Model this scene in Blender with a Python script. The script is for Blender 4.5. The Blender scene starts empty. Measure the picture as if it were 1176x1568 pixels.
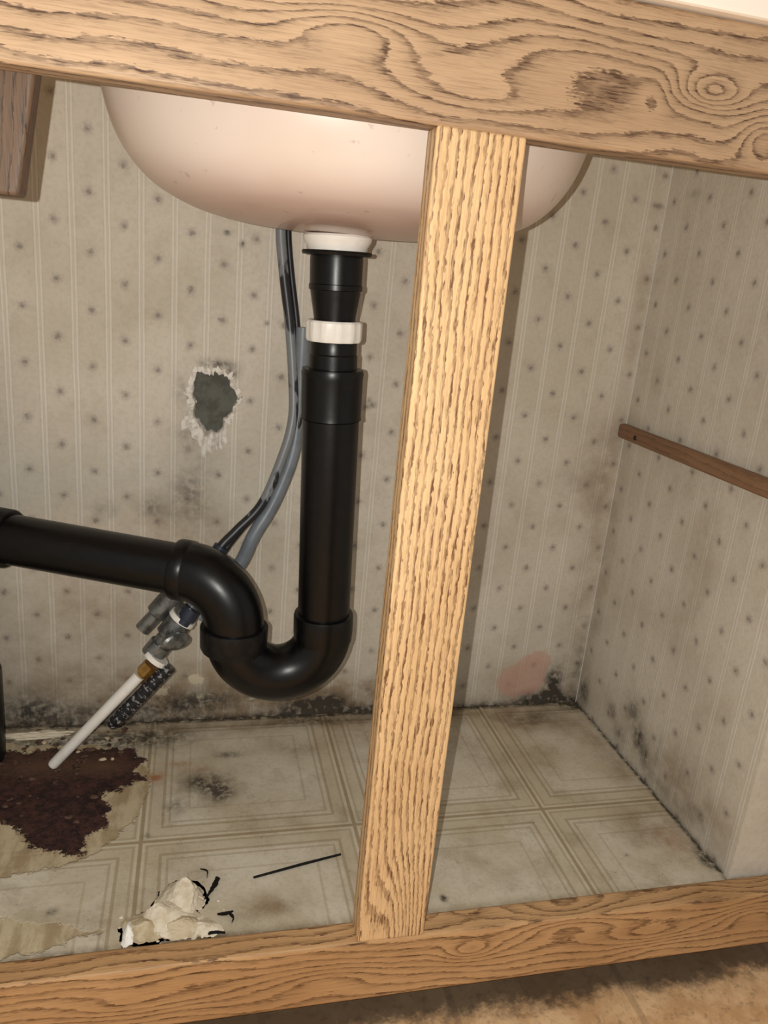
import bpy, bmesh, math, random
import numpy as np
from mathutils import Vector, Matrix, noise as mn
random.seed(3)
scn=bpy.context.scene
try:
    scn.view_settings.view_transform='Standard'; scn.view_settings.look='None'
except Exception: pass

def srgb(r,g,b):
    def f(c):
        c/=255.0
        return c/12.92 if c<=.04045 else ((c+.055)/1.055)**2.4
    return (f(r),f(g),f(b),1)

# ---------------------------------------------------------------- camera
yaw,pit,rol=.2536,-.2939,.0925
fw=Vector((math.sin(yaw)*math.cos(pit),math.cos(yaw)*math.cos(pit),math.sin(pit)))
r0=Vector((math.cos(yaw),-math.sin(yaw),0)); u0=r0.cross(fw)
rt=math.cos(rol)*r0+math.sin(rol)*u0; up=-math.sin(rol)*r0+math.cos(rol)*u0
CAM=Vector((-0.116,-0.4114,0.4467))
cd=bpy.data.cameras.new('camera'); cam=bpy.data.objects.new('camera',cd); scn.collection.objects.link(cam)
cd.sensor_fit='AUTO'; cd.sensor_width=36; cd.lens=1172.28/1568*36; cd.clip_start=.01
M=Matrix((rt,up,-fw)).transposed().to_4x4(); M.translation=CAM; cam.matrix_world=M
scn.camera=cam

# ---------------------------------------------------------------- node helpers
class NB:
    def __init__(s,name,rough=.5,spec=.5):
        s.m=bpy.data.materials.new(name); s.m.use_nodes=True; s.t=s.m.node_tree; s.n=s.t.nodes; s.l=s.t.links
        s.b=s.n['Principled BSDF']; s.b.inputs['Roughness'].default_value=rough
        s.b.inputs['Specular IOR Level'].default_value=spec
        s.tc=s.n.new('ShaderNodeTexCoord'); s.P=s.tc.outputs['Object']
    def _in(s,sock,v):
        if v is None: return
        if hasattr(v,'is_output'): s.l.new(v,sock)
        else: sock.default_value=v
    def math(s,op,a,b=None,c=None,clamp=False):
        n=s.n.new('ShaderNodeMath'); n.operation=op; n.use_clamp=clamp
        s._in(n.inputs[0],a); s._in(n.inputs[1],b); s._in(n.inputs[2],c); return n.outputs[0]
    def mul(s,a,b): return s.math('MULTIPLY',a,b)
    def add(s,a,b): return s.math('ADD',a,b)
    def sub(s,a,b): return s.math('SUBTRACT',a,b)
    def sep(s,v=None):
        n=s.n.new('ShaderNodeSeparateXYZ'); s.l.new(v or s.P,n.inputs[0]); return n.outputs
    def vmul(s,v,k):
        n=s.n.new('ShaderNodeVectorMath'); n.operation='MULTIPLY'; s.l.new(v,n.inputs[0]); n.inputs[1].default_value=k; return n.outputs[0]
    def noise(s,scale,detail=3,vec=None,rough=.55,k=None):
        v=vec or s.P
        if k: v=s.vmul(v,k)
        n=s.n.new('ShaderNodeTexNoise'); s.l.new(v,n.inputs['Vector']); n.inputs['Scale'].default_value=scale
        n.inputs['Detail'].default_value=detail; n.inputs['Roughness'].default_value=rough; return n.outputs[0]
    def step(s,v,a,b,o0=0.,o1=1.):
        n=s.n.new('ShaderNodeMapRange'); n.interpolation_type='SMOOTHSTEP'; s._in(n.inputs[0],v)
        n.inputs[1].default_value=a; n.inputs[2].default_value=b; n.inputs[3].default_value=o0; n.inputs[4].default_value=o1
        return n.outputs[0]
    def mix(s,f,a,b,mode='MIX'):
        n=s.n.new('ShaderNodeMix'); n.data_type='RGBA'; n.blend_type=mode; n.clamp_factor=True
        s._in(n.inputs[0],f); s._in(n.inputs[6],a); s._in(n.inputs[7],b); return n.outputs[2]
    def attr(s,name):
        n=s.n.new('ShaderNodeAttribute'); n.attribute_name=name; return n.outputs['Fac']
    def bump(s,h,strength=.3,dist=.001):
        n=s.n.new('ShaderNodeBump'); n.inputs['Strength'].default_value=strength; n.inputs['Distance'].default_value=dist
        s.l.new(h,n.inputs['Height']); s.l.new(n.outputs[0],s.b.inputs['Normal'])
    def out(s,col): s._in(s.b.inputs['Base Color'],col); return s.m

def wood(name,base,light,dark,axis,linew=.60,lines=.8,halo_a=.18,rag=.30,ragk=.15,jag=.2,jagk=.12,poreamt=.45,pk=.06,end=.90,lowbrk=.45):
    nb=NB(name,.5,.3); ai='xyz'.index(axis)
    def K(s_): return tuple(s_ if i==ai else 1 for i in range(3))
    g=nb.attr('grain')
    w=nb.noise(420,2,k=K(jagk)); w2=nb.noise(60,2,k=K(.3)); w3=nb.noise(1000,2,k=K(ragk))
    gg=nb.add(nb.add(g,nb.mul(nb.sub(w3,.5),rag*2)),nb.add(nb.mul(nb.sub(w,.5),jag*2),nb.mul(nb.sub(w2,.5),.9)))
    fr=nb.math('FRACT',gg)
    line=nb.mul(nb.step(fr,linew,end),nb.step(fr,1.0,.94))
    pore=nb.step(nb.noise(1000,2,k=K(pk)),.50,.62)
    pore2=nb.noise(1700,2,k=K(.02))
    tone=nb.noise(16,3,k=K(.3)); brk=nb.step(nb.noise(200,3,k=K(.25)),.38,.60,lowbrk,1.0)
    col=nb.mix(nb.step(tone,.3,.7),base,light)
    col=nb.mix(nb.mul(nb.step(fr,.1,.95),halo_a),col,dark)
    col=nb.mix(nb.mul(nb.step(pore2,.42,.7),.22),col,dark)
    lp=nb.mul(nb.mul(line,brk),nb.add(.58,nb.mul(pore,.5)))
    col=nb.mix(nb.math('MINIMUM',nb.mul(lp,lines),.94),col,dark)
    col=nb.mix(nb.mul(nb.mul(pore,poreamt),nb.step(fr,.2,.9,.2,.9)),col,dark)
    nb.bump(nb.sub(1.0,lp),.25,.0006)
    return nb.out(col)

def simple(name,col,rough=.5,spec=.5,metal=0,var=.0,var_col=None,scale=60,coat=0,bumpk=.08,bd=.0005):
    nb=NB(name,rough,spec); nb.b.inputs['Metallic'].default_value=metal
    nb.b.inputs['Coat Weight'].default_value=coat
    n=nb.noise(scale,4)
    c=nb.mix(nb.mul(nb.step(n,.42,.66),var),col,var_col or col)
    nb.bump(n,bumpk,bd)
    return nb.out(c)

# ---------------------------------------------------------------- mesh helpers
def empty(name):
    e=bpy.data.objects.new(name,None); scn.collection.objects.link(e); e.empty_display_size=.05; return e
def mkobj(name,verts,faces,mat,parent=None,smooth=True,ang=35):
    me=bpy.data.meshes.new(name); me.from_pydata([tuple(v) for v in verts],[],faces); me.update()
    bm=bmesh.new(); bm.from_mesh(me); bmesh.ops.recalc_face_normals(bm,faces=bm.faces); bm.to_mesh(me); bm.free()
    if smooth:
        for p in me.polygons: p.use_smooth=True
        me.set_sharp_from_angle(angle=math.radians(ang))
    if mat: me.materials.append(mat)
    o=bpy.data.objects.new(name,me); scn.collection.objects.link(o)
    if parent: o.parent=parent
    return o
def set_attr(o,name,vals):
    a=o.data.attributes.new(name,'FLOAT','POINT'); a.data.foreach_set('value',np.asarray(vals,dtype=np.float32))
def coords(o):
    a=np.zeros(len(o.data.vertices)*3); o.data.vertices.foreach_get('co',a); return a.reshape(-1,3)
def dense_box(name,lo,hi,step,mat,parent=None,r=.0015,shear=0):
    lo=np.array(lo,float); hi=np.array(hi,float); V={};verts=[];faces=[]
    ns=[max(1,int(round((hi[i]-lo[i])/step))) for i in range(3)]
    def vid(ijk):
        if ijk not in V:
            p=np.array([lo[a]+(hi[a]-lo[a])*ijk[a]/ns[a] for a in range(3)])
            q=np.clip(p,lo+r,hi-r); d=p-q; L=np.linalg.norm(d)
            if L>1e-9: p=q+d/L*r
            p[0]+=shear*(p[2]-lo[2])
            V[ijk]=len(verts); verts.append(p)
        return V[ijk]
    for ax in range(3):
        a,b=[k for k in range(3) if k!=ax]
        for side in (0,ns[ax]):
            for i in range(ns[a]):
                for j in range(ns[b]):
                    q=[]
                    for di,dj in ((0,0),(1,0),(1,1),(0,1)):
                        t=[0,0,0]; t[ax]=side; t[a]=i+di; t[b]=j+dj; q.append(vid(tuple(t)))
                    faces.append(q)
    return mkobj(name,verts,faces,mat,parent,True,60)
def box(name,lo,hi,mat,parent=None,bev=.001):
    me=bpy.data.meshes.new(name); bm=bmesh.new(); bmesh.ops.create_cube(bm,size=1)
    for v in bm.verts:
        v.co=Vector([(lo[i]+hi[i])/2+v.co[i]*(hi[i]-lo[i]) for i in range(3)])
    if bev: bmesh.ops.bevel(bm,geom=bm.edges[:],offset=bev,segments=2,affect='EDGES',profile=.5)
    bm.to_mesh(me); bm.free(); me.materials.append(mat)
    o=bpy.data.objects.new(name,me); scn.collection.objects.link(o)
    if parent: o.parent=parent
    return o
def tube(name,pts,radii,mat,parent=None,seg=40,lobes=0,lobe_amp=0,cap=True,ang=35,squash=None):
    pts=[Vector(p) for p in pts]; n=len(pts)
    if not hasattr(radii,'__len__'): radii=[radii]*n
    tang=[]
    for i in range(n):
        a=i
        while a>0 and (pts[a]-pts[i]).length<1e-7: a-=1
        b=i
        while b<n-1 and (pts[b]-pts[i]).length<1e-7: b+=1
        tang.append((pts[b]-pts[a]).normalized())
    t0=tang[0]; ref=Vector((0,1,0)) if abs(t0.y)<.9 else Vector((1,0,0))
    nrm=(ref-t0*ref.dot(t0)).normalized(); V=[];F=[]
    for i in range(n):
        t=tang[i]; nrm=(nrm-t*nrm.dot(t)).normalized(); bn=t.cross(nrm)
        for k in range(seg):
            a=2*math.pi*k/seg; rr=radii[i]
            if lobes: rr+=lobe_amp*(1 if math.cos(lobes*a)>0 else 0)
            V.append(pts[i]+nrm*math.cos(a)*rr+bn*math.sin(a)*rr*(squash or 1))
    for i in range(n-1):
        for k in range(seg):
            k2=(k+1)%seg; F.append((i*seg+k,i*seg+k2,(i+1)*seg+k2,(i+1)*seg+k))
    if cap:
        F.append(tuple(range(seg))); F.append(tuple((n-1)*seg+k for k in range(seg)))
    return mkobj(name,V,F,mat,parent,True,ang)
def lathe(name,p0,p1,prof,mat,parent=None,**kw):
    p0=Vector(p0); d=(Vector(p1)-p0).normalized()
    return tube(name,[p0+d*t for t,_ in prof],[max(r,1e-5) for _,r in prof],mat,parent,**kw)
def spline(pts,n=12):
    P=[Vector(p) for p in pts]; P=[P[0]*2-P[1]]+P+[P[-1]*2-P[-2]]; o=[]
    for i in range(1,len(P)-2):
        for k in range(n):
            t=k/n; a,b,c,d=P[i-1:i+3]
            o.append(.5*((2*b)+(c-a)*t+(2*a-5*b+4*c-d)*t*t+(3*b-a-3*c+d)*t**3))
    o.append(P[-2]); return o

# ---------------------------------------------------------------- face frame
frame=empty('cabinet_face_frame')
wood_rail=wood('oak_rail',srgb(196,164,130),srgb(174,142,110),srgb(76,52,36),'x',linew=.64,rag=.24,ragk=.2,jag=.15,lines=1.05,halo_a=.24,lowbrk=.45)
wood_brail=wood('oak_bottom_rail',srgb(206,165,119),srgb(182,141,97),srgb(86,57,35),'x',linew=.63,rag=.26,ragk=.2,jag=.16,lines=1.0,halo_a=.22,lowbrk=.40)
wood_stile=wood('oak_stile',srgb(230,195,148),srgb(218,179,130),srgb(108,72,45),'z',linew=.48,end=.82,rag=.36,ragk=.22,jag=.24,jagk=.35,poreamt=.48,halo_a=.10,lines=1.05,lowbrk=.6)
def G(x,z,c,s,A): return A*np.exp(-((x-c[0])/s[0])**2-((z-c[1])/s[1])**2)
HT=.5233
top=dense_box('top_rail',(-.42,0,HT),(.40,.0195,.594),.002,wood_rail,frame,.0018)
p=coords(top); x=p[:,0]; z=p[:,2]-p[:,1]*.9
f=(z-.5)/.0094+.7*np.sin(x*9+1)+.30*np.sin(x*31+z*60)+.15*np.sin(x*67+2)
f+=G(x,z,(-.046,.5585),(.030,.010),-2.5)+G(x,z,(-.08,.572),(.05,.010),1.6)+G(x,z,(.151,.5590),(.019,.0080),3.6)+G(x,z,(.190,.540),(.016,.012),-3.4)+G(x,z,(-.19,.565),(.07,.012),1.2)+G(x,z,(.085,.562),(.05,.014),-2.0)+G(x,z,(.30,.56),(.05,.014),3.0)+G(x,z,(.117,.552),(.009,.010),-1.2)+G(x,z,(.02,.540),(.03,.007),1.2)
set_attr(top,'grain',f)
bot=dense_box('bottom_rail',(-.42,0,-.053),(.40,.0195,0),.002,wood_brail,frame,.0018)
p=coords(bot); x=p[:,0]; z=p[:,2]-p[:,1]*.9
f=(z)/.0070+.8*np.sin(x*8)+.3*np.sin(x*27+z*50)+.2*np.sin(x*70)
f+=G(x,z,(.085,-.020),(.020,.008),2.6)+G(x,z,(.17,-.010),(.04,.010),-2.0)+G(x,z,(.24,-.026),(.035,.010),2.4)+G(x,z,(-.02,-.03),(.045,.01),-1.6)+G(x,z,(-.15,-.03),(.06,.01),1.4)+G(x,z,(.33,-.02),(.03,.01),-2.)
set_attr(bot,'grain',f)
st=dense_box('center_stile',(0,.0003,-.0005),(.0492,.0192,HT+.0005),.0015,wood_stile,frame,.0015)
p=coords(st); x=p[:,0]-p[:,1]*.8; z=p[:,2]
f=x/.0048+.30*np.sin(z*14)+.12*np.sin(z*43+x*80)+G(x,z,(.024,.000),(.015,.055),-4.2)+.4*np.sin(z*5)
set_attr(st,'grain',f)
for nm,x0,x1 in (('end_stile_left',-.462,-.42),('end_stile_right',.40,.44)):
    o=dense_box(nm,(x0,0,-.053),(x1,.0195,.594),.004,wood_stile,frame,.0015)
    p=coords(o); set_attr(o,'grain',(p[:,0]-p[:,1])/.005+.4*np.sin(p[:,2]*14))

# ---------------------------------------------------------------- stains and walls
D=.299; XR=.319; XL=-.40; ZF=-.003; ZT=.594
def blobs(u,v,L):
    s=np.zeros_like(u)
    for (a,b,sa,sb,A) in L: s=s+A*np.exp(-((u-a)/sa)**2-((v-b)/sb)**2)
    return s
def wallpaper(name,uidx,P=.0272,Q=.047):
    nb=NB(name,.62,.3)
    o=nb.sep(); U=o[uidx]; Z=o[2]
    wob=nb.noise(25,2)
    U2=nb.add(U,nb.mul(nb.sub(wob,.5),.0012))
    u=nb.math('DIVIDE',U2,P); fu=nb.math('FRACT',nb.add(u,20.0)); iu=nb.math('FLOOR',nb.add(u,20.0))
    e=nb.math('ABSOLUTE',nb.sub(fu,.5))
    par=nb.math('MODULO',iu,2.0)
    v=nb.add(nb.add(nb.math('DIVIDE',Z,Q),20.0),nb.mul(par,.5)); fv=nb.math('FRACT',v)
    du=nb.mul(nb.sub(fu,.5),P); dv=nb.mul(nb.sub(fv,.5),Q)
    sm=nb.noise(330,2)
    d=nb.add(nb.math('SQRT',nb.add(nb.mul(du,du),nb.mul(dv,dv))),nb.mul(nb.sub(sm,.5),.010))
    base=nb.mix(nb.step(nb.noise(9,4),.35,.7),srgb(206,199,185),srgb(192,184,168))
    fine=nb.noise(260,3)
    base=nb.mix(nb.mul(nb.step(fine,.4,.7),.20),base,srgb(164,155,140))
    grime=nb.noise(22,5,rough=.7)
    base=nb.mix(nb.mul(nb.step(grime,.48,.72),.20),base,srgb(142,128,104))
    col=nb.mix(nb.mul(nb.step(e,.39,.43),.38),base,srgb(232,228,216))
    col=nb.mix(nb.mul(nb.mul(nb.step(e,.455,.475),nb.step(e,.5,.488,.4,1)),.38),col,srgb(156,149,138))
    col=nb.mix(nb.mul(nb.mul(nb.step(e,.375,.388),nb.step(e,.41,.398)),.22),col,srgb(160,152,142))
    ring=nb.mul(nb.step(d,.0072,.0032),nb.step(sm,.36,.60))
    col=nb.mix(nb.mul(ring,.44),col,srgb(134,123,119))
    col=nb.mix(nb.mul(nb.step(d,.0032,.0002),.62),col,srgb(96,88,86))
    n1=nb.noise(38,5,rough=.65); n2=nb.noise(120,4,rough=.7)
    br=nb.mul(nb.attr('brown'),nb.step(n1,.25,.7,.35,1.25))
    col=nb.mix(nb.math('MINIMUM',nb.mul(br,.66),.82),col,srgb(126,104,76))
    pk=nb.step(nb.add(nb.attr('pink'),nb.mul(nb.sub(n1,.5),1.1)),.36,.60)
    col=nb.mix(nb.mul(pk,.62),col,srgb(194,148,132))
    pa=nb.step(nb.add(nb.attr('pale'),nb.mul(nb.sub(n2,.5),1.4)),.5,.6)
    col=nb.mix(nb.mul(pa,.85),col,srgb(206,194,168))
    mo=nb.mul(nb.attr('mold'),nb.step(n2,.28,.64,.25,1.40))
    col=nb.mix(nb.math('MINIMUM',mo,.92),col,srgb(46,42,38))
    mo2=nb.mul(nb.step(nb.attr('mold'),.12,.6),nb.step(nb.noise(420,2),.61,.71))
    col=nb.mix(nb.mul(mo2,.4),col,srgb(48,44,40))
    nb.bump(nb.add(fine,nb.mul(n1,3.0)),.22,.0012)
    return nb.out(col)
wp_back=wallpaper('wallpaper_back',0); wp_right=wallpaper('wallpaper_side',1)

def grid_wall(name,ua,u0,u1,va,v0,v1,fa,fv,thick,step,mat,hole=None):
    nu=int((u1-u0)/step); nv=int((v1-v0)/step); V=[];F=[]
    for j in range(nv+1):
        for i in range(nu+1):
            c=[0,0,0]; c[ua]=u0+(u1-u0)*i/nu; c[va]=v0+(v1-v0)*j/nv; c[fa]=fv; V.append(c)
    for j in range(nv):
        for i in range(nu):
            if hole:
                cu=u0+(u1-u0)*(i+.5)/nu; cv=v0+(v1-v0)*(j+.5)/nv
                if hole(cu,cv): continue
            a=j*(nu+1)+i; F.append((a,a+1,a+nu+2,a+nu+1))
    b=len(V)
    for (uu,vv) in ((u0,v0),(u1,v0),(u1,v1),(u0,v1)):
        c=[0,0,0]; c[ua]=uu;c[va]=vv;c[fa]=fv+thick; V.append(c)
    F.append((b,b+1,b+2,b+3))
    edges=[list(range(0,nu+1)),[j*(nu+1)+nu for j in range(nv+1)],[nv*(nu+1)+i for i in range(nu,-1,-1)],[j*(nu+1) for j in range(nv,-1,-1)]]
    for k in range(4): F.append(tuple(edges[k]+[b+(k+1)%4,b+k]))
    return mkobj(name,V,F,mat,None,False)
def hole_r(a):
    return 1+.10*math.sin(3*a+.6)+.07*math.sin(5*a+2)+.05*math.sin(9*a)+.03*math.sin(17*a+1)
HC=(-.1010,.3275); HRX,HRZ=.0195,.0290
def in_hole(u,v):
    a=math.atan2((v-HC[1])/HRZ,(u-HC[0])/HRX); return math.hypot((u-HC[0])/HRX,(v-HC[1])/HRZ)<hole_r(a)*.97
wb=grid_wall('wall_back',0,XL,XR,2,-.06,ZT,1,D,.012,.002,wp_back,in_hole)
p=coords(wb); u=p[:,0]; v=p[:,2]
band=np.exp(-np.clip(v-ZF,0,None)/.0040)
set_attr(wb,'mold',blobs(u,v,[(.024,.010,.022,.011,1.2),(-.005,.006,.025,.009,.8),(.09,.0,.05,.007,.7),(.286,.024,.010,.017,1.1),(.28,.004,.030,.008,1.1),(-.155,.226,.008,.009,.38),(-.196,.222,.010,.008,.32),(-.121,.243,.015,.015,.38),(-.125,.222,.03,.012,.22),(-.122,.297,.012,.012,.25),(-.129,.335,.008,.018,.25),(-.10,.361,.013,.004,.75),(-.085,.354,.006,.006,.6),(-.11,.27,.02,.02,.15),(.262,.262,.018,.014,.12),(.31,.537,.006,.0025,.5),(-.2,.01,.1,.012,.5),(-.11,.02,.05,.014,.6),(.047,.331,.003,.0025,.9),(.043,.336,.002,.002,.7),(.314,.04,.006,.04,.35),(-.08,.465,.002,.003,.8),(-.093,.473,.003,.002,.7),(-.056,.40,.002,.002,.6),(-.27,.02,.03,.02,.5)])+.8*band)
set_attr(wb,'brown',blobs(u,v,[(-.11,.03,.13,.034,1.1),(.03,.02,.08,.018,1.),(-.2,.13,.06,.06,.45),(-.12,.20,.06,.03,.5),(-.12,.25,.03,.05,.3),(.295,.27,.035,.05,.55),(.308,.12,.02,.16,.6),(.26,.03,.05,.03,.5),(.05,.38,.03,.12,.25),(-.28,.05,.08,.08,.5),(.22,.24,.08,.06,.2),(.0,.10,.1,.05,.2),(.31,.45,.01,.12,.45),(.12,.02,.08,.02,.4)])+.5*np.exp(-np.clip(v,0,None)/.02))
set_attr(wb,'pink',blobs(u,v,[(.247,.026,.032,.020,1.05),(.264,.052,.018,.018,.9)]))
set_attr(wb,'pale',blobs(u,v,[(-.112,.044,.009,.007,1.),(-.103,.022,.012,.007,1),(-.145,.03,.01,.01,.7),(-.06,.018,.02,.004,.5),(-.11,.245,.006,.006,.75),(-.108,.232,.004,.004,.7)]))
wr=grid_wall('wall_right',1,.021,.2985,2,-.06,ZT,0,XR,.078,.002,wp_right)
p=coords(wr); u=p[:,1]; v=p[:,2]
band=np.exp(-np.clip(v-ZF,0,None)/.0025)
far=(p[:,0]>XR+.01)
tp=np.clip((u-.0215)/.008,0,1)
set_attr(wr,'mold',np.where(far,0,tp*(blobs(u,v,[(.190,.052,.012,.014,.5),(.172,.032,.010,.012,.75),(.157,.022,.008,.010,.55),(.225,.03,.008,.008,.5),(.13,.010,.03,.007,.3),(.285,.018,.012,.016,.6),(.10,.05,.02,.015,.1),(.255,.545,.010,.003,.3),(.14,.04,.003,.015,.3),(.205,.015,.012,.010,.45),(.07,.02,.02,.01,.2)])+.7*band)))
set_attr(wr,'brown',np.where(far,.1,tp*blobs(u,v,[(.14,.22,.02,.07,.45),(.16,.03,.12,.03,.55),(.29,.15,.02,.2,.55),(.08,.35,.08,.1,.25),(.07,.02,.06,.03,.5),(.20,.30,.04,.04,.3),(.18,.16,.05,.02,.3),(.10,.10,.03,.06,.25)])))
set_attr(wr,'pink',u*0); set_attr(wr,'pale',u*0)
wl=grid_wall('wall_left',1,.021,.2985,2,-.06,ZT,0,XL,-.016,.004,wp_right)
p=coords(wl)
for k in ('mold','brown','pink','pale'): set_attr(wl,k,p[:,0]*0+(.1 if k in('mold','brown') else 0))

hole=empty('wall_hole')
plaster=simple('torn_plaster',srgb(228,224,216),.8,.2,var=.6,var_col=srgb(160,152,142),scale=180,bumpk=.5,bd=.001)
cav=simple('hole_cavity_grey',srgb(98,99,92),.8,.2,var=.8,var_col=srgb(76,76,70),scale=90)
V=[];F=[];N=160;rings=[(.93,.007),(.96,-.0005),(1.02,-.0030),(1.10,-.0024),(1.17,-.0014),(1.24,.0002)]
for k in range(N):
    a=2*math.pi*k/N; R=hole_r(a)
    wgt=.12+1.3*max(0,math.cos(a-math.radians(236)))
    for (rr,dy) in rings:
        jit=1+.14*mn.noise(Vector((math.cos(a)*3,math.sin(a)*3,rr*5)))+.20*mn.noise(Vector((math.cos(a)*10,math.sin(a)*10,rr*9)))
        q=R*(1+(rr-1)*(1 if rr<1 else 1.7*wgt))*(jit if rr>1.05 else 1)
        bb=1+.8*mn.noise(Vector((math.cos(a)*8,math.sin(a)*8,rr*20)))
        V.append((HC[0]+math.cos(a)*HRX*q,D+dy*(wgt*bb if dy<0 else 1)-.0002,HC[1]+math.sin(a)*HRZ*q))
nr=len(rings)
for k in range(N):
    for j in range(nr-1):
        a=k*nr+j;b=((k+1)%N)*nr+j; F.append((a,b,b+1,a+1))
mkobj('torn_edge',V,F,plaster,hole,True,50)
V=[(HC[0]+math.cos(2*math.pi*k/60)*HRX*1.15,D+.007,HC[1]+math.sin(2*math.pi*k/60)*HRZ*1.15) for k in range(60)]
mkobj('cavity',V,[tuple(range(60))],cav,hole,False)

# ---------------------------------------------------------------- cabinet floor (vinyl)
def poly_sd(px,py,poly):
    n=len(poly); d=np.full(px.shape,1e9); inside=np.zeros(px.shape,bool)
    for i in range(n):
        ax,ay=poly[i]; bx,by=poly[(i+1)%n]; ex,ey=bx-ax,by-ay; wx,wy=px-ax,py-ay
        t=np.clip((wx*ex+wy*ey)/(ex*ex+ey*ey),0,1); d=np.minimum(d,np.hypot(wx-ex*t,wy-ey*t))
        c=((ay>py)!=(by>py)); xi=ax+(py-ay)*ex/np.where(ey==0,1e-9,ey); inside^=(c&(px<xi))
    return np.where(inside,-d,d)
nb=NB('vinyl_floor',.45,.35)
o=nb.sep(); T=.1755
def tri(v,off): return nb.mul(nb.math('ABSOLUTE',nb.sub(nb.math('FRACT',nb.math('DIVIDE',nb.add(v,5*T-off),T)),.5)),T)
ex=nb.sub(T/2,tri(o[0],-.1535)); ey=nb.sub(T/2,tri(o[1],.1235))
ed=nb.math('MINIMUM',ex,ey)
n0=nb.noise(16,4); nf=nb.noise(240,4,rough=.7)
col=nb.mix(nb.step(n0,.35,.7),srgb(210,202,184),srgb(194,183,160))
col=nb.mix(nb.mul(nb.step(nf,.45,.68),.26),col,srgb(162,149,126))
def linemask(v,c,w,s=.0008): return nb.mul(nb.step(v,c-w-s,c-w),nb.step(v,c+w+s,c+w))
L=srgb(150,132,100)
col=nb.mix(nb.mul(nb.step(ed,.0170,.0155),.32),col,srgb(184,168,136))
col=nb.mix(nb.mul(linemask(ed,.0,.0012),.75),col,L)
col=nb.mix(nb.mul(linemask(ed,.0026,.0006),.4),col,srgb(216,208,188))
for c,wd,am in ((.0052,.0006,.4),(.0160,.0009,.55),(.0215,.0006,.45),(.0375,.0006,.30)):
    col=nb.mix(nb.mul(linemask(ed,c,wd),am),col,L)
n1=nb.noise(42,5,rough=.65); n2=nb.noise(130,4,rough=.7); ng=nb.noise(20,6,rough=.7); ns=nb.noise(500,2)
col=nb.mix(nb.mul(nb.step(ng,.47,.70),.38),col,srgb(136,118,90))
col=nb.mix(nb.mul(nb.mul(nb.step(ng,.45,.6),nb.step(ns,.63,.72)),.45),col,srgb(78,68,56))
col=nb.mix(nb.math('MINIMUM',nb.mul(nb.attr('brown'),nb.step(n1,.3,.7,.25,1.2)),.80),col,srgb(120,95,62))
col=nb.mix(nb.math('MINIMUM',nb.mul(nb.attr('rust'),nb.step(n2,.3,.6,.2,1.1)),.8),col,srgb(156,94,52))
col=nb.mix(nb.math('MINIMUM',nb.mul(nb.attr('mold'),nb.step(n2,.30,.62,.15,1.45)),.9),col,srgb(50,44,38))
e1=nb.add(nb.attr('tan'),nb.mul(nb.sub(nb.noise(55,4,rough=.7),.5),.026))
tanm=nb.step(e1,.001,-.001)
strk=nb.noise(70,4,k=(1,.35,1),rough=.65)
tancol=nb.mix(nb.step(strk,.38,.62),srgb(194,179,148),srgb(158,138,106))
col=nb.mix(nb.mul(tanm,.9),col,tancol)
e2=nb.add(nb.attr('bare'),nb.mul(nb.sub(nb.noise(75,6,rough=.8),.5),.046))
bm_=nb.step(e2,.0008,-.0008)
barec=nb.mix(nb.step(n2,.35,.62),srgb(80,50,44),srgb(42,26,25))
barec=nb.mix(nb.mul(nb.step(nb.noise(420,4,rough=.85),.54,.68),.5),barec,srgb(112,82,70))
barec=nb.mix(nb.mul(nb.attr('bare2'),.75),barec,srgb(120,90,68))
col=nb.mix(bm_,col,barec)
nb.l.new(nb.step(bm_,0,1,.45,.9),nb.b.inputs['Roughness'])
grit=nb.mul(bm_,nb.noise(350,5,rough=.8))
nb.bump(nb.add(nb.mul(grit,3.),nb.add(nb.mul(nf,.4),nb.add(nb.mul(nb.sub(1.0,bm_),1.5),nb.mul(nb.sub(1.0,tanm),.8)))),.6,.0014)
vinyl=nb.out(col)
fl=grid_wall('floor',0,XL,XR,1,.0196,D,2,ZF,-.012,.002,vinyl)
p=coords(fl); u=p[:,0]; v=p[:,1]
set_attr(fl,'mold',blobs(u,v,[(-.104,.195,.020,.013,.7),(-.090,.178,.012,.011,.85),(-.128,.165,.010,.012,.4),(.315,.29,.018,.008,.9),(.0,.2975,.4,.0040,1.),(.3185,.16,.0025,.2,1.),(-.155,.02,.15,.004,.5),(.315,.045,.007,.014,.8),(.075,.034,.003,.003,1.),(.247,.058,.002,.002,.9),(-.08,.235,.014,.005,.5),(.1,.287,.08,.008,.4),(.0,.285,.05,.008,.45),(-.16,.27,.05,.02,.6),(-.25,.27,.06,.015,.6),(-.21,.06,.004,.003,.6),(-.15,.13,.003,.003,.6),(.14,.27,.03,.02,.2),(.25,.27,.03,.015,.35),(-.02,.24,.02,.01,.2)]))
set_attr(fl,'brown',blobs(u,v,[(.245,.262,.035,.018,.85),(-.055,.045,.03,.012,.7),(.29,.085,.03,.03,.6),(.0,.285,.3,.012,.6),(-.12,.2,.05,.03,.4),(.2,.20,.05,.03,.3),(.05,.25,.05,.03,.25),(-.18,.05,.06,.02,.35),(-.02,.14,.08,.03,.25),(.13,.05,.05,.02,.2),(.02,.022,.3,.005,.5),(.305,.2,.014,.08,.5),(-.11,.02,.02,.01,.5)]))
set_attr(fl,'rust',blobs(u,v,[(-.146,.207,.007,.006,1.),(-.125,.225,.01,.004,.5),(.30,.07,.015,.02,.3),(-.108,.215,.01,.004,.4)]))
set_attr(fl,'bare',poly_sd(u,v,[(-.6,.31),(-.30,.262),(-.24,.258),(-.172,.256),(-.158,.238),(-.163,.215),(-.156,.205),(-.176,.192),(-.190,.186),(-.184,.164),(-.182,.142),(-.194,.134),(-.197,.116),(-.222,.120),(-.238,.128),(-.248,.150),(-.275,.160),(-.6,.17)]))
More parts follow.
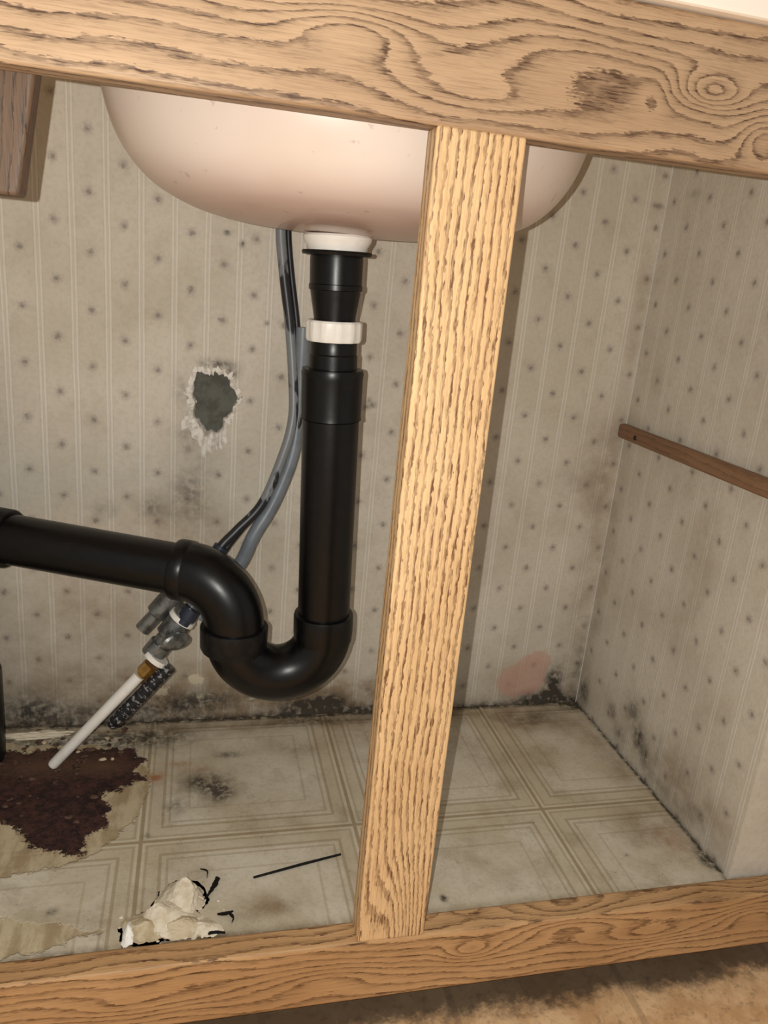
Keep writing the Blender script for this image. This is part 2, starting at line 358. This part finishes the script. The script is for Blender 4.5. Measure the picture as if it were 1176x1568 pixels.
sd=np.minimum(poly_sd(u,v,[(-.6,.3),(-.2,.262),(-.152,.215),(-.150,.185),(-.158,.158),(-.176,.128),(-.200,.107),(-.228,.102),(-.255,.100),(-.6,.10)]),poly_sd(u,v,[(-.6,.064),(-.245,.060),(-.215,.050),(-.175,.038),(-.195,.031),(-.225,.025),(-.25,.024),(-.6,.02)]))
set_attr(fl,'tan',sd)
set_attr(fl,'bare2',np.clip(blobs(u,v,[(-.24,.235,.05,.018,.8),(-.19,.225,.02,.012,.5)]),0,1))

# ---------------------------------------------------------------- countertop, toe kick, outer floor
white=simple('laminate_white',srgb(250,238,222),.35,.5,var=.15,var_col=srgb(238,224,206),scale=20)
box('countertop',(-.50,-.006,.5945),(.48,.33,.645),white,None,.002)
nb=NB('bathroom_floor_tile',.5,.3); o=nb.sep()
n0=nb.noise(18,5,rough=.7); n3=nb.noise(120,4,rough=.7)
c=nb.mix(nb.step(n0,.35,.65),srgb(250,210,162),srgb(214,168,120))
c=nb.mix(nb.mul(nb.step(n3,.5,.7),.5),c,srgb(120,94,70))
gx=nb.math('ABSOLUTE',nb.sub(nb.math('FRACT',nb.math('DIVIDE',nb.add(o[0],3.06),.15)),.5))
c=nb.mix(nb.mul(nb.step(gx,.475,.485),.4),c,srgb(150,122,94))
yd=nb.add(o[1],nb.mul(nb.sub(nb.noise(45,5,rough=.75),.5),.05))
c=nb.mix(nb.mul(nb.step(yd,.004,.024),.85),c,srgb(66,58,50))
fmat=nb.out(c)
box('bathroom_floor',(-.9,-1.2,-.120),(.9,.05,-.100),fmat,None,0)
dark=simple('toe_kick_wood',srgb(92,66,46),.7,.2,var=.6,var_col=srgb(58,42,32),scale=40)
box('toe_kick_board',(-.46,.051,-.120),(.44,.062,-.016),dark,None,.0008)

# ---------------------------------------------------------------- sink bowl
nb=NB('sink_porcelain',.34,.4); nb.b.inputs['Coat Weight'].default_value=.2
o=nb.sep()
n0=nb.noise(10,3)
c=nb.mix(nb.step(n0,.3,.75),srgb(224,209,197),srgb(215,197,183))
c=nb.mix(nb.mul(nb.step(o[2],.512,.474),.62),c,srgb(176,134,118))  # pinkish-brown reflected light on the bowl underside, painted into the colour by height
c=nb.mix(nb.mul(nb.step(nb.noise(140,3),.66,.74),.3),c,srgb(120,84,66))
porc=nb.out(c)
prof=[(.020,.4745),(.045,.4748),(.075,.4765),(.100,.4805),(.120,.4875),(.135,.4965),(.147,.509),(.156,.524),(.162,.543),(.166,.566),(.168,.592)]
prof=[(v.x,v.z) for v in spline([(a,0,b) for a,b in prof],5)]
SC=(-.0145,.150); V=[];F=[];N=96
for (r,zz) in prof:
    for k in range(N):
        a=2*math.pi*k/N; ry=.020+(r-.020)*.68 if r>.02 else r
        dx=(-.0045)*max(0,1-r/.1)
        V.append((SC[0]+dx+math.cos(a)*r,SC[1]+.020*max(0,1-r/.12)+math.sin(a)*ry,zz))
for j in range(len(prof)-1):
    for k in range(N):
        F.append((j*N+k,j*N+(k+1)%N,(j+1)*N+(k+1)%N,(j+1)*N+k))
F.append(tuple(range(N)))
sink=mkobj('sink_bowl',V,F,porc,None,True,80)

# ---------------------------------------------------------------- drain pipe & trap
black=simple('abs_black',srgb(8,8,9),.32,.34,var=.35,var_col=srgb(18,17,18),scale=130,bumpk=.15)
blackm=simple('abs_black_matte',srgb(12,12,13),.44,.32,var=.5,var_col=srgb(30,29,28),scale=160)
whitep=simple('white_plastic',srgb(236,233,226),.35,.5,var=.2,var_col=srgb(205,200,190),scale=120)
drain=empty('sink_drain_pipe')
A0=Vector((-.0190,.170,.478)); A1=Vector((-.0085,.170,.150)); dz=(A1-A0).normalized()
def at(z): return A0+(A1-A0)*((A0.z-z)/(A0.z-A1.z))
def seg(name,zr,mat,**kw):
    return tube(name,[at(z) for z,_ in zr],[r for _,r in zr],mat,drain,**kw)
seg('drain_flange',[(.4743,.020),(.4743,.0240),(.4728,.0252),(.4700,.0246),(.4660,.0222),(.4625,.0218),(.4622,.0150)],whitep,seg=64)
seg('flange_washer',[(.4632,.010),(.4632,.0250),(.4618,.0258),(.4602,.0250),(.4602,.010)],blackm,seg=64)
seg('tailpiece',[(.4602,.0192),(.4575,.0195),(.4400,.0193),(.4395,.0199),(.4360,.0199),(.4355,.0188),(.4160,.0156),(.4100,.0154)],black)
seg('slip_nut',[(.4142,.0150),(.4142,.0196),(.4128,.0205),(.4010,.0205),(.3990,.0196),(.3990,.0150)],whitep,seg=72,lobes=12,lobe_amp=.0007,ang=25)
seg('adapter',[(.4000,.0170),(.3980,.0178),(.3900,.0178),(.3890,.0186),(.3780,.0186)],black)
seg('coupling',[(.3790,.0180),(.3785,.0232),(.3755,.0240),(.3720,.0236),(.3440,.0232),(.3405,.0236),(.3400,.0215)],black)
seg('down_pipe',[(.3450,.0214),(.3400,.0214),(.3395,.0221),(.1700,.0216)],black)
seg('trap_hub',[(.1760,.0216),(.1755,.0244),(.1735,.0250),(.1600,.0250),(.1520,.0244)],black)
cx,cz,Rr=-.0455,.158,.0372; pts=[]
for k in range(41):
    a=-math.pi*k/40
    pts.append((cx+Rr*math.cos(a),.170,cz+Rr*math.sin(a)))
pts=[(cx+Rr,.170,.166)]+pts+[(cx-Rr,.170,.164)]
tube('u_bend',pts,.0236,black,drain)
hx=cx-Rr
tube('trap_union',[(hx,.17,.1450),(hx,.17,.1450),(hx,.17,.1470),(hx,.17,.1625),(hx,.17,.1645),(hx,.17,.1655),(hx,.17,.1655)],[.022,.0262,.0272,.0276,.0276,.0266,.022],blackm,drain,seg=64)
d=Vector((-.905,.425,0)).normalized(); R2=.042; base=Vector((hx,.17,.164)); cen=base+d*R2
pts=[base-Vector((0,0,.004))]+[cen-d*R2*math.cos(t)+Vector((0,0,R2*math.sin(t))) for t in [math.pi/2*k/24 for k in range(25)]]
pts.append(pts[-1]+d*.004)
tube('trap_elbow',pts,.0242,black,drain)
E=cen+Vector((0,0,R2)); dd=(Vector((-.272,.243,.214))-E).normalized()
lathe('elbow_collar',E-dd*.002,E+dd,[(0,.020),(0,.0240),(.002,.0252),(.010,.0252),(.012,.0244),(.012,.020)],black,drain,seg=64)
Larm=(Vector((-.272,.243,.214))-E).length
lathe('trap_arm',E,E+dd,[(0,.0212),(Larm,.0212)],black,drain)
lathe('tee_collar',E+dd*(Larm-.008),E+dd*Larm*2,[(0,.020),(0,.0238),(.002,.0248),(.020,.0248),(.021,.02)],blackm,drain,seg=64)
sx,sy=-.3130,.252
tube('stack_pipe',[(sx,sy,ZF),(sx,sy,.085),(sx,sy,.085),(sx,sy,.165),(sx,sy,.165),(sx,sy,.28),(sx,sy,.28),(sx,sy,.36)],[.0315,.0315,.026,.026,.0300,.0300,.026,.026],blackm,drain)

# ---------------------------------------------------------------- supply lines
nb=NB('grey_hose',.4,.5)
o=nb.sep()
n=nb.noise(70,3,k=(1,1,.35)); thr=nb.add(n,nb.step(o[2],.30,.22,0,.14))
c=nb.mix(nb.step(thr,.50,.56),srgb(122,126,130),srgb(34,35,40))
ghose=nb.out(c)
gclear=simple('grey_tube',srgb(118,126,134),.4,.5,var=.5,var_col=srgb(92,99,108),scale=60)
dhose=simple('dark_tube',srgb(26,27,32),.4,.4,var=.3,var_col=srgb(56,60,68),scale=60)
sup=empty('water_supply_lines')
h1=[(-.0485,.285,.500),(-.0488,.285,.477),(-.0445,.283,.443),(-.0375,.279,.399),(-.032,.273,.344),(-.0325,.268,.316),(-.0400,.264,.286),(-.0565,.26,.243),(-.079,.255,.218),(-.094,.25,.202),(-.112,.245,.170)]
tube('supply_hose',spline(h1),.0044,ghose,sup,seg=20)
h1b=[(x+.0068,y+.004,z) for x,y,z in h1[:6]]+[(-.033,.272,.287),(-.052,.269,.243),(-.075,.262,.216),(-.090,.256,.196),(-.105,.25,.165)]
tube('dark_supply_hose',spline(h1b),.0028,dhose,sup,seg=20)
h2=[(-.026,.278,.40),(-.026,.277,.33),(-.030,.272,.287),(-.045,.266,.244),(-.063,.260,.212),(-.074,.258,.186),(-.095,.256,.155),(-.112,.25,.135)]
tube('clear_supply_tube',spline(h2),.0064,gclear,sup,seg=20)
metal=simple('valve_metal',srgb(132,134,132),.32,.5,metal=.65,var=.7,var_col=srgb(62,62,62),scale=120)
brass=simple('brass',srgb(176,134,70),.3,.5,metal=.8,var=.5,var_col=srgb(96,70,40),scale=150)
bluep=simple('blue_grey_fitting',srgb(40,50,68),.4,.5,var=.5,var_col=srgb(24,28,36),scale=100)
lathe('hose_crimp',(-.092,.250,.205),(-.104,.247,.185),[(0,.004),(0,.0066),(.016,.0066),(.017,.0052),(.024,.0052)],bluep,sup)
a=Vector((-.110,.245,.158)); b=Vector((-.153,.242,.100))
lathe('valve_body',a,b,[(0,.005),(0,.0085),(.010,.0088),(.010,.0066),(.016,.0066),(.016,.0108),(.030,.0118),(.046,.0118),(.048,.0085),(.056,.0085),(.056,.0105),(.070,.0105),(.071,.006)],metal,sup,seg=24,ang=30)
lathe('compression_ring',Vector((-.1235,.243,.140)),b,[(0,.006),(0,.0125),(.0045,.0130),(.0055,.006)],whitep,sup)
lathe('tailing_ring',Vector((-.146,.238,.103)),Vector((-.166,.236,.078)),[(0,.005),(0,.0112),(.0045,.0116),(.0055,.005)],whitep,sup)
lathe('brass_nut',Vector((-.152,.238,.094)),Vector((-.172,.236,.070)),[(0,.005),(0,.0078),(.010,.0078),(.011,.0055),(.018,.0055)],brass,sup,seg=6,ang=20)
lathe('white_tube',Vector((-.162,.234,.086)),Vector((-.2385,.228,-.0005)),[(0,.0052),(.0005,.0052),(.112,.0048),(.114,.0038)],whitep,sup)
a=Vector((-.122,.262,.165)); b=Vector((-.168,.258,.112))
lathe('valve_body_rear',a,b,[(0,.004),(0,.0070),(.012,.0070),(.012,.0100),(.026,.0110),(.040,.0105),(.042,.0070),(.060,.0070)],metal,sup,seg=24)
lathe('valve_stem',Vector((-.136,.245,.128)),Vector((-.128,.205,.124)),[(0,.0055),(.012,.0055),(.012,.0040),(.020,.0040)],metal,sup)
tube('valve_handle',[(-.1315,.226,.1265),(-.1310,.2235,.1262),(-.1295,.2195,.126),(-.129,.2185,.126)],[.010,.0125,.0125,.010],metal,sup,seg=24,squash=.6)
lathe('blue_fitting',Vector((-.116,.236,.150)),Vector((-.128,.234,.132)),[(0,.004),(0,.0080),(.010,.0080),(.011,.006),(.016,.006)],bluep,sup)
nb=NB('tag_label',.4,.5); o=nb.sep()
w=nb.math('FRACT',nb.mul(nb.add(o[0],nb.mul(o[2],.88)),95.0))
tx=nb.mul(nb.step(nb.noise(420,2),.52,.58),nb.step(w,.45,.5))
labelm=nb.out(nb.mix(nb.mul(tx,.45),srgb(17,19,25),srgb(190,190,190)))
lathe('labelled_black_tube',Vector((-.136,.234,.094)),Vector((-.190,.230,.034)),[(0,.005),(0,.0064),(.060,.0064),(.070,.0058),(.076,.004)],labelm,sup)

# ---------------------------------------------------------------- wood cleat on right wall
cle=empty('wall_cleat')
cm=wood('brown_stained_wood',srgb(144,110,82),srgb(126,94,70),srgb(84,60,44),'y',poreamt=.25,jag=.2,lines=.4)
o=dense_box('strip',(XR-.010,.0225,.3115),(XR-.0002,.297,.3265),.003,cm,cle,.003)
p=coords(o); set_attr(o,'grain',(p[:,2]-p[:,0])/.006+.5*np.sin(p[:,1]*20))
lathe('screw_head',(XR-.0100,.262,.318),(XR-.02,.262,.318),[(0,.0001),(0,.0026),(.0008,.0022),(.0009,.0001)],simple('screw_dark',srgb(50,42,36),.4,.5,metal=.7),cle)

# ---------------------------------------------------------------- brace at upper left
bm2=wood('dark_oak_brace',srgb(116,92,72),srgb(96,76,60),srgb(44,34,27),'z',poreamt=.5,jag=.3,lines=.8)
o=dense_box('corner_brace',(-.275,.030,.470),(-.2035,.048,.5935),.002,bm2,None,.0015,shear=.17)
p=coords(o); set_attr(o,'grain',(p[:,0]-p[:,1]-.17*p[:,2])/.005+.6*np.sin(p[:,2]*25))

# ---------------------------------------------------------------- debris on floor
def lump(name,c,s,seed,mat,parent,sub=4,amp=.45,smooth=True,flat=0,ang=40):
    bm=bmesh.new(); bmesh.ops.create_icosphere(bm,subdivisions=sub,radius=1)
    for v in bm.verts:
        n=v.co.normalized(); off=Vector((seed*7.1,seed*3.3,seed*1.7))
        k=1+amp*mn.noise(n*1.3+off)+amp*.55*mn.noise(n*3.2+off)+amp*.25*mn.noise(n*8+off)
        q=n*k
        if flat:   # faceted broken faces: clip against random planes
            for i in range(14):
                pn=Vector((math.sin(i*2.4+seed)*1.0,math.cos(i*2.4+seed),.25+.9*((i*.618+seed*.37)%1))).normalized()
                lim=.52+.22*((i*.377+seed*.71)%1)
                e_=q.dot(pn)-lim
                if e_>0: q=q-pn*e_
            q=q+n*(.05*mn.noise(q*6+off)+.03*mn.noise(q*16+off))
        v.co=Vector((c[0]+q.x*s[0],c[1]+q.y*s[1],max(ZF+.0002,c[2]+q.z*s[2])))
    me=bpy.data.meshes.new(name); bm.to_mesh(me); bm.free()
    for p_ in me.polygons: p_.use_smooth=smooth
    me.set_sharp_from_angle(angle=math.radians(ang))
    me.materials.append(mat); o=bpy.data.objects.new(name,me); scn.collection.objects.link(o); o.parent=parent; return o
deb=empty('plaster_debris')
chunk=simple('plaster_chunk',srgb(216,205,184),.9,.15,var=.6,var_col=srgb(184,168,140),scale=110,bumpk=.7,bd=.0012)
chunk2=simple('plaster_chunk_paper_side',srgb(198,184,156),.9,.15,var=.7,var_col=srgb(162,142,110),scale=90,bumpk=.7,bd=.0012)
lump('piece_upper',(-.1205,.056,.001),(.0185,.022,.018),1,chunk,deb,5,.45,True,1,30)
lump('piece_middle',(-.131,.041,.0),(.023,.018,.013),4,chunk,deb,5,.45,True,1,30)
lump('piece_left',(-.144,.0345,-.001),(.020,.014,.009),9,chunk2,deb,5,.45,True,1,30)
lump('piece_front',(-.121,.0335,-.001),(.019,.012,.010),13,chunk2,deb,5,.45,True,1,30)
lump('piece_right',(-.107,.0300,-.001),(.011,.009,.006),17,chunk,deb,5,.45,True,1,30)
lump('chip_white',(-.1555,.0320,0),(.005,.011,.006),21,whitep,deb,4,.45,True,1,30)
lump('chip_small',(-.098,.0275,-.001),(.008,.005,.004),25,chunk,deb,4,.45,True,1,30)
for i in range(14):
    a=random.uniform(0,6.28); r=random.uniform(.9,1.4); s=random.uniform(.0005,.0014)
    lump('crumb_%d'%i,(-.127+math.cos(a)*.028*r,max(.0235,.043+math.sin(a)*.022*r),ZF+s*.4),(s*1.4,s,s*.7),i+90,chunk,deb,2,.4)
scr=empty('black_scraps')
sm_=simple('black_scrap',srgb(16,14,14),.7,.25)
def flake(name,pts,ws,thick=.0008):
    P=spline(pts,5); n=len(P); V=[];F=[]
    for i,q in enumerate(P):
        t=(P[min(i+1,n-1)]-P[max(i-1,0)]).normalized(); s=Vector((-t.y,t.x,.25)).normalized()
        f=i/(n-1); k=min(len(ws)-2,int(f*(len(ws)-1))); g=f*(len(ws)-1)-k; w=ws[k]*(1-g)+ws[k+1]*g
        w1=w*(1+.7*mn.noise(Vector((i*.8,3.1,w*900)))); w2=w*(1+.7*mn.noise(Vector((i*.8,9.1,w*700))))
        up_=Vector((0,0,thick))
        V+=[q-s*w1,q+s*w2,q+s*w2+up_,q-s*w1+up_]
    for i in range(n-1):
        for j in range(4):
            F.append((i*4+j,i*4+(j+1)%4,(i+1)*4+(j+1)%4,(i+1)*4+j))
    F+=[(0,1,2,3),((n-1)*4+3,(n-1)*4+2,(n-1)*4+1,(n-1)*4)]
    mkobj(name,V,F,sm_,scr,False)
z0=ZF+.0010
flake('flake_a',[(-.107,.087,z0),(-.102,.083,z0+.001),(-.102,.077,z0)],[.0002,.0005,.0002])
flake('flake_b',[(-.095,.077,z0),(-.095,.070,z0+.003),(-.099,.062,z0+.002),(-.104,.056,z0)],[.0007,.0022,.0015,.0004])
flake('flake_c',[(-.095,.041,z0),(-.089,.0385,z0+.002),(-.084,.041,z0+.001)],[.0006,.0012,.0004])
flake('flake_d',[(-.086,.039,z0+.001),(-.084,.035,z0+.001),(-.085,.032,z0)],[.0010,.0006,.0003])
flake('flake_e',[(-.106,.0235,z0),(-.098,.0240,z0+.001),(-.090,.0235,z0)],[.0005,.0010,.0005])
st_=empty('thin_black_stick')
tube('stick',[(-.067,.073,ZF+.0011),(-.030,.0815,ZF+.0013),(.004,.089,ZF+.0011)],[.0009,.0011,.0009],sm_,st_,seg=10)
rub=empty('floor_rubble'); rm=simple('rubble',srgb(96,74,62),.9,.2,var=.9,var_col=srgb(44,32,28),scale=200)
for i in range(90):
    if i<60: x=random.uniform(-.30,-.17); y=random.uniform(.235,.292)
    else: x=random.uniform(-.27,-.19); y=random.uniform(.15,.24)
    s=random.uniform(.0008,.0026)
    lump('crumb_r%d'%i,(x,y,ZF+s*.4),(s*random.uniform(.8,1.8),s,s*.6),i+20,chunk2 if (i<60 and i%8==0) else rm,rub,2)
lump('plaster_strip',(-.262,.280,ZF+.003),(.030,.0035,.0035),61,chunk,rub,4,.6)

# ---------------------------------------------------------------- light
def light(name,loc,energy,size,col):
    l=bpy.data.lights.new(name,'POINT'); l.energy=energy; l.shadow_soft_size=size; l.color=col
    o=bpy.data.objects.new(name,l); o.location=loc; scn.collection.objects.link(o); return o
light('phone_flash',CAM-rt*.018+up*.004-fw*.004,9.1,.0012,(1,.958,.888))
w=bpy.data.worlds.new('room_ambient'); scn.world=w; w.use_nodes=True
w.node_tree.nodes['Background'].inputs[0].default_value=(1,.95,.88,1); w.node_tree.nodes['Background'].inputs[1].default_value=.40
